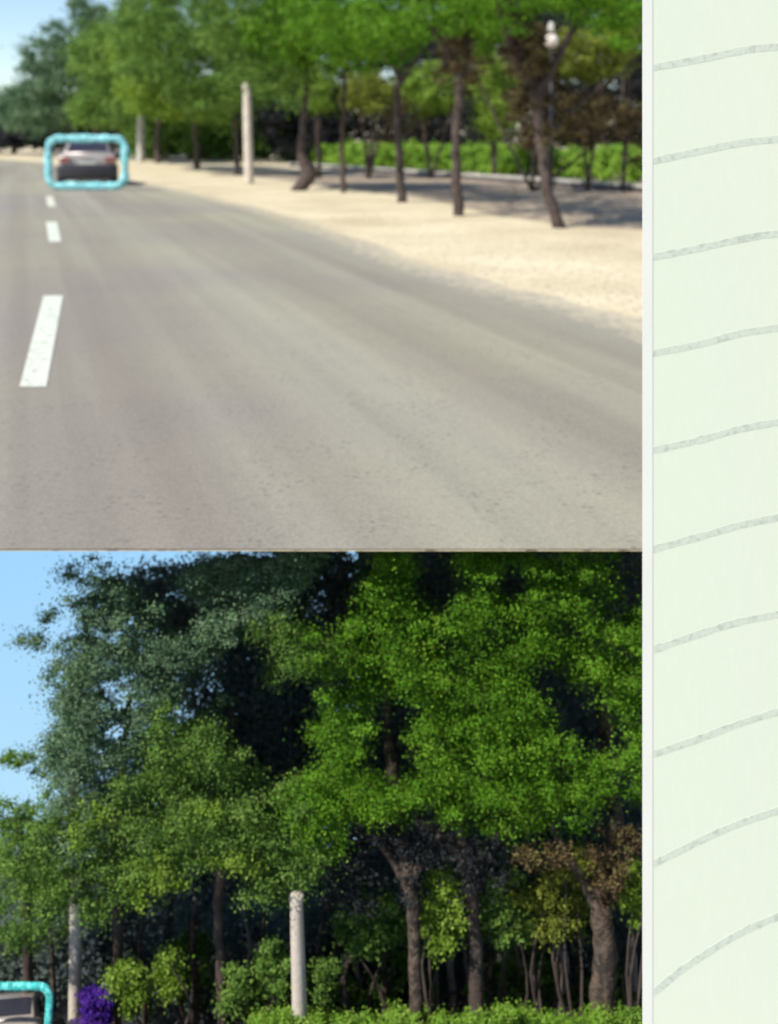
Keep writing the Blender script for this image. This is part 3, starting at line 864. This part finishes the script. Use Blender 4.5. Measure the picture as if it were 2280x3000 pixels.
thicket('shaded_bough', 'dark twiggy boughs above the slim trunk and narrow bright bush', 'bough', [(870, 1820, 130, 45), (1040, 1870, 55, 70), (760, 1900, 70, 70), (890, 1910, 20, 50, .6)], 3.50, 3.62, 95, 'leaf_dark', 26, 85, 1.75, lim=under, root_z=-1.0, stem=False)
thicket('shaded_bough', 'brown twiggy boughs at the fork of the thickest trunk', 'bough', [(1330, 1830, 55, 55), (1180, 1850, 60, 26), (1310, 1900, 24, 50, .6)], 3.46, 3.58, 48, 'leaf_brown', 24, 85, 1.75, lim=under, root_z=-1.0, stem=False)
GT = 'pale trunks in the lower wood'
nb = 0
SL = ['just right of the white pole', 'second right of the white pole', 'between the dim green bush and white pole', 'close left of the slim brown trunk', 'just left of the white pole', 'behind the low green shrub',
      'above the slender yellow-green shrub', 'left above the slender yellow-green shrub', 'right of the grey far trunk', 'below the yellow-olive bush', 'leftmost in the gap beside the thickest trunk',
      'under the narrow bright bush', 'above the yellow-green shrub by the violet flowers', 'left of the thin pale pole above the turquoise corner', 'touching the right side of the white pole', 'beside the foot of the black spreading trunk']
for X, Yt, r in ((690, 2040, .010), (720, 2020, .013), (775, 2050, .009), (830, 2030, .014), (560, 2040, .012), (530, 2050, .009), (420, 2030, .014), (395, 2060, .009),
                 (1120, 2040, .012), (1150, 2030, .009), (1250, 2030, .015), (1000, 2050, .009), (310, 2060, .011), (115, 2060, .011), (640, 2060, .008), (1060, 2020, .011)):
    dq = 4.0 + .1 * (nb % 3); nb += 1
    b = at(X, 2211, dq); b.z = bz(dq)
    tree('slender_tree', b, [b, at(X + random.uniform(-8, 8), 2120, dq), at(X + random.uniform(-12, 12), Yt, dq), at(X + random.uniform(-16, 16), Yt - 90, dq)], [r * 1.1, r, r * .8, r * .5],
         'bark_pale' if nb % 3 == 0 else 'bark_brown', 'slender shaded trunk ' + SL[nb - 1], 'tree', 'slender trunks in the lower wood', wob=.004)
for X, Yt, r, lb in ((975, 2070, .017, 'grey trunk just right of the slim brown trunk, far behind'), (1083, 2060, .015, 'pale thin trunk under the dull green bush'),
                     (1212, 2050, .034, 'broad reddish trunk left of the thickest trunk'), (745, 2060, .014, 'pale trunk midway between the white pole and slim trunk'),
                     (1040, 2090, .03, 'reddish stump at the foot of the black trunk'), (1365, 2030, .022, 'greyish trunk beside the paper page, lower view')):
    b = at(X, 2211, 4.1); b.z = bz(4.1)
    tree('bare_tree', b, [b, at(X + 2, 2160, 4.1), at(X - 3, Yt, 4.1)], [r * 1.1, r, r * .8], 'bark_pale', lb, 'tree', GT, wob=.004)

# low hedge at the bottom
ce, ra, sz = [], [], []
for i in range(520):
    X = RNG.uniform(540, 1430); d = RNG.uniform(3.44, 3.75)
    Y = RNG.uniform(2190, 2260) + 7 * math.sin(X / 37)
    p = at(X, Y, d); ce.append(tuple(p)); s_ = RNG.uniform(.022, .04); ra.append((s_, s_, s_ * .7)); sz.append(1.4 / F * d)
root = empty('hedge', Vector((0.05, 3.6, bz(3.6))))
tag(root, 'bright green low hedge along the bottom of the lower view', 'hedge')
o = child('foliage', leaf_mesh(np.array(ce), np.array(ra), 150, np.array(sz), lim=under, up=.6), M['leaf_hedge'], root); o['kind'] = 'stuff'

thicket('violet_flowers', 'dense violet flowering shrub right of the thin pale pole', 'flowering shrub', [(x_, y_, 7, 7) for x_ in (186, 202, 218, 232) for y_ in (2146, 2166, 2186, 2206, 2226)], 3.54, 3.66, 130, 'leaf_violet', 11, 90, 1.5, root_z=bz(3.6), lim=under)

b = at(650, 2300, 3.52); b.z = bz(3.52)
pole(b, at(640, 1945, 3.52), .0285, .0225, 'concrete', 'bright white pole rising from the low hedge, lower view', 'pale poles of the lower view')
b = at(162, 2300, 3.74); b.z = bz(3.74)
pole(b, at(163, 1560, 3.74), .027, .013, 'concrete', 'tall thin pale pole right of the turquoise corner, lost in leaves above', 'pale poles of the lower view')

# lower car and its outline, on the bank
car2 = copy_tree(car)
car2['label'] = 'roof and rear window of a small car cut off at the bottom left corner'
sc = .172
car2.scale = (sc, sc, sc)
tilt = math.radians(-39.5)
car2.rotation_euler = (tilt, 0, math.radians(6))
car2.location = at(-22, 2342, 3.56)
o = link('outline_ring', ring_mesh(.40, .27, .040, .0140, .009, jig=.008), M['turquoise_small'])
o.location = at(-26, 2322, 3.50)
o.rotation_euler = (math.radians(-12), 0, 0)
tag(o, 'turquoise outline corner at the bottom left, around the cut-off car', 'outline')

# ------------------------------------------------------------------ the paper page standing at the right
PD = 2.62
def pg(X, Y, off=0.0):
    p = at(X, Y, PD)
    # slight roll of the sheet away from its left edge
    u = max(0.0, p.x - at(1388, 0, PD).x)
    p.y = PD - 0.05 * math.sin(min(u, 1.2) * 1.3) + 0.03 * u - off
    return p
root = empty('paper_page', at(1388, 2350, PD))
tag(root, 'tall pale green ruled paper page standing along the right side', 'paper page')
def sheet(X0, X1, Y0, Y1, nx, ny, off, th):
    vs, fs = [], []
    for j in range(ny + 1):
        for i in range(nx + 1):
            vs.append(pg(X0 + (X1 - X0) * i / nx, Y0 + (Y1 - Y0) * j / ny, off))
    n1 = len(vs)
    vs += [v + Vector((0, th, 0)) for v in vs[:n1]]
    w_ = nx + 1
    for j in range(ny):
        for i in range(nx):
            a = j * w_ + i
            fs.append((a, a + w_, a + w_ + 1, a + 1)); fs.append((n1 + a, n1 + a + 1, n1 + a + w_ + 1, n1 + a + w_))
    for j in range(ny):
        a = j * w_; fs.append((a, n1 + a, n1 + a + w_, a + w_)); a += nx; fs.append((a, a + w_, n1 + a + w_, n1 + a))
    for i in range(nx):
        fs.append((i, i + 1, n1 + i + 1, n1 + i)); a = ny * w_ + i; fs.append((a, n1 + a, n1 + a + 1, a + 1))
    return mesh_from(vs, fs, smooth=False)
child('sheet', sheet(1389, 2300, -260, 2420, 24, 12, 0, .004), M['paper'], root)
child('margin_strip', sheet(1387.6, 1409, -259, 2419, 3, 12, .0012, .0035), M['paper_margin'], root)
LINES = [
 [(1900, 201), (2051, 174), (2187, 147), (2280, 138), (2420, 127), (2700, 112)],
 [(1900, 475), (2051, 443), (2164, 420), (2280, 407), (2420, 394), (2700, 378)],
 [(1895, 758), (2051, 726), (2187, 696), (2280, 683), (2420, 667), (2700, 648)],
 [(1905, 1037), (2051, 1007), (2164, 976), (2280, 958), (2420, 940), (2700, 918)],
 [(1895, 1324), (2051, 1287), (2164, 1255), (2280, 1233), (2420, 1210), (2700, 1180)],
 [(1895, 1615), (2051, 1570), (2164, 1536), (2280, 1511), (2420, 1484), (2700, 1450)],
 [(1898, 1910), (2051, 1854), (2164, 1818), (2280, 1794), (2420, 1770), (2700, 1735)],
 [(1911, 2211), (2051, 2160), (2164, 2115), (2280, 2077), (2420, 2040), (2700, 1990)],
 [(1911, 2533), (2051, 2459), (2164, 2407), (2280, 2366), (2420, 2322), (2700, 2260)],
 [(1911, 2912), (1983, 2850), (2051, 2800), (2164, 2728), (2280, 2674), (2420, 2618), (2700, 2540)],
 [(2290, 3050), (2420, 2960), (2560, 2890), (2700, 2830)]]
K = 1680.0 / 2280.0
for L in LINES:
    pp, rr = smooth_path([(x * K, y * K, 0) for x, y in L], [9] * len(L), 8)
    vs, fs = [], []
    for i, p in enumerate(pp):
        a = pp[max(i - 1, 0)]; q = pp[min(i + 1, len(pp) - 1)]
        t = (q - a).normalized(); nn = Vector((-t.y, t.x, 0))
        h = 7.6 * (1 + .10 * random.uniform(-1, 1))
        u, l_ = p + nn * h, p - nn * h
        vs += [pg(u.x, u.y, .0003), pg(l_.x, l_.y, .0003), pg(l_.x, l_.y, -.0003), pg(u.x, u.y, -.0003)]
    for i in range(len(pp) - 1):
        for k in range(4):
            fs.append((4 * i + k, 4 * i + (k + 1) % 4, 4 * i + 4 + (k + 1) % 4, 4 * i + 4 + k))
    fs.append((0, 3, 2, 1)); e_ = 4 * (len(pp) - 1); fs.append((e_, e_ + 1, e_ + 2, e_ + 3))
    bm = bmesh.new(); bvs = [bm.verts.new(v) for v in vs]
    for f in fs: bm.faces.new([bvs[i] for i in f])
    child('ruled_line', bm_mesh(bm), M['ruled_ink'], root)
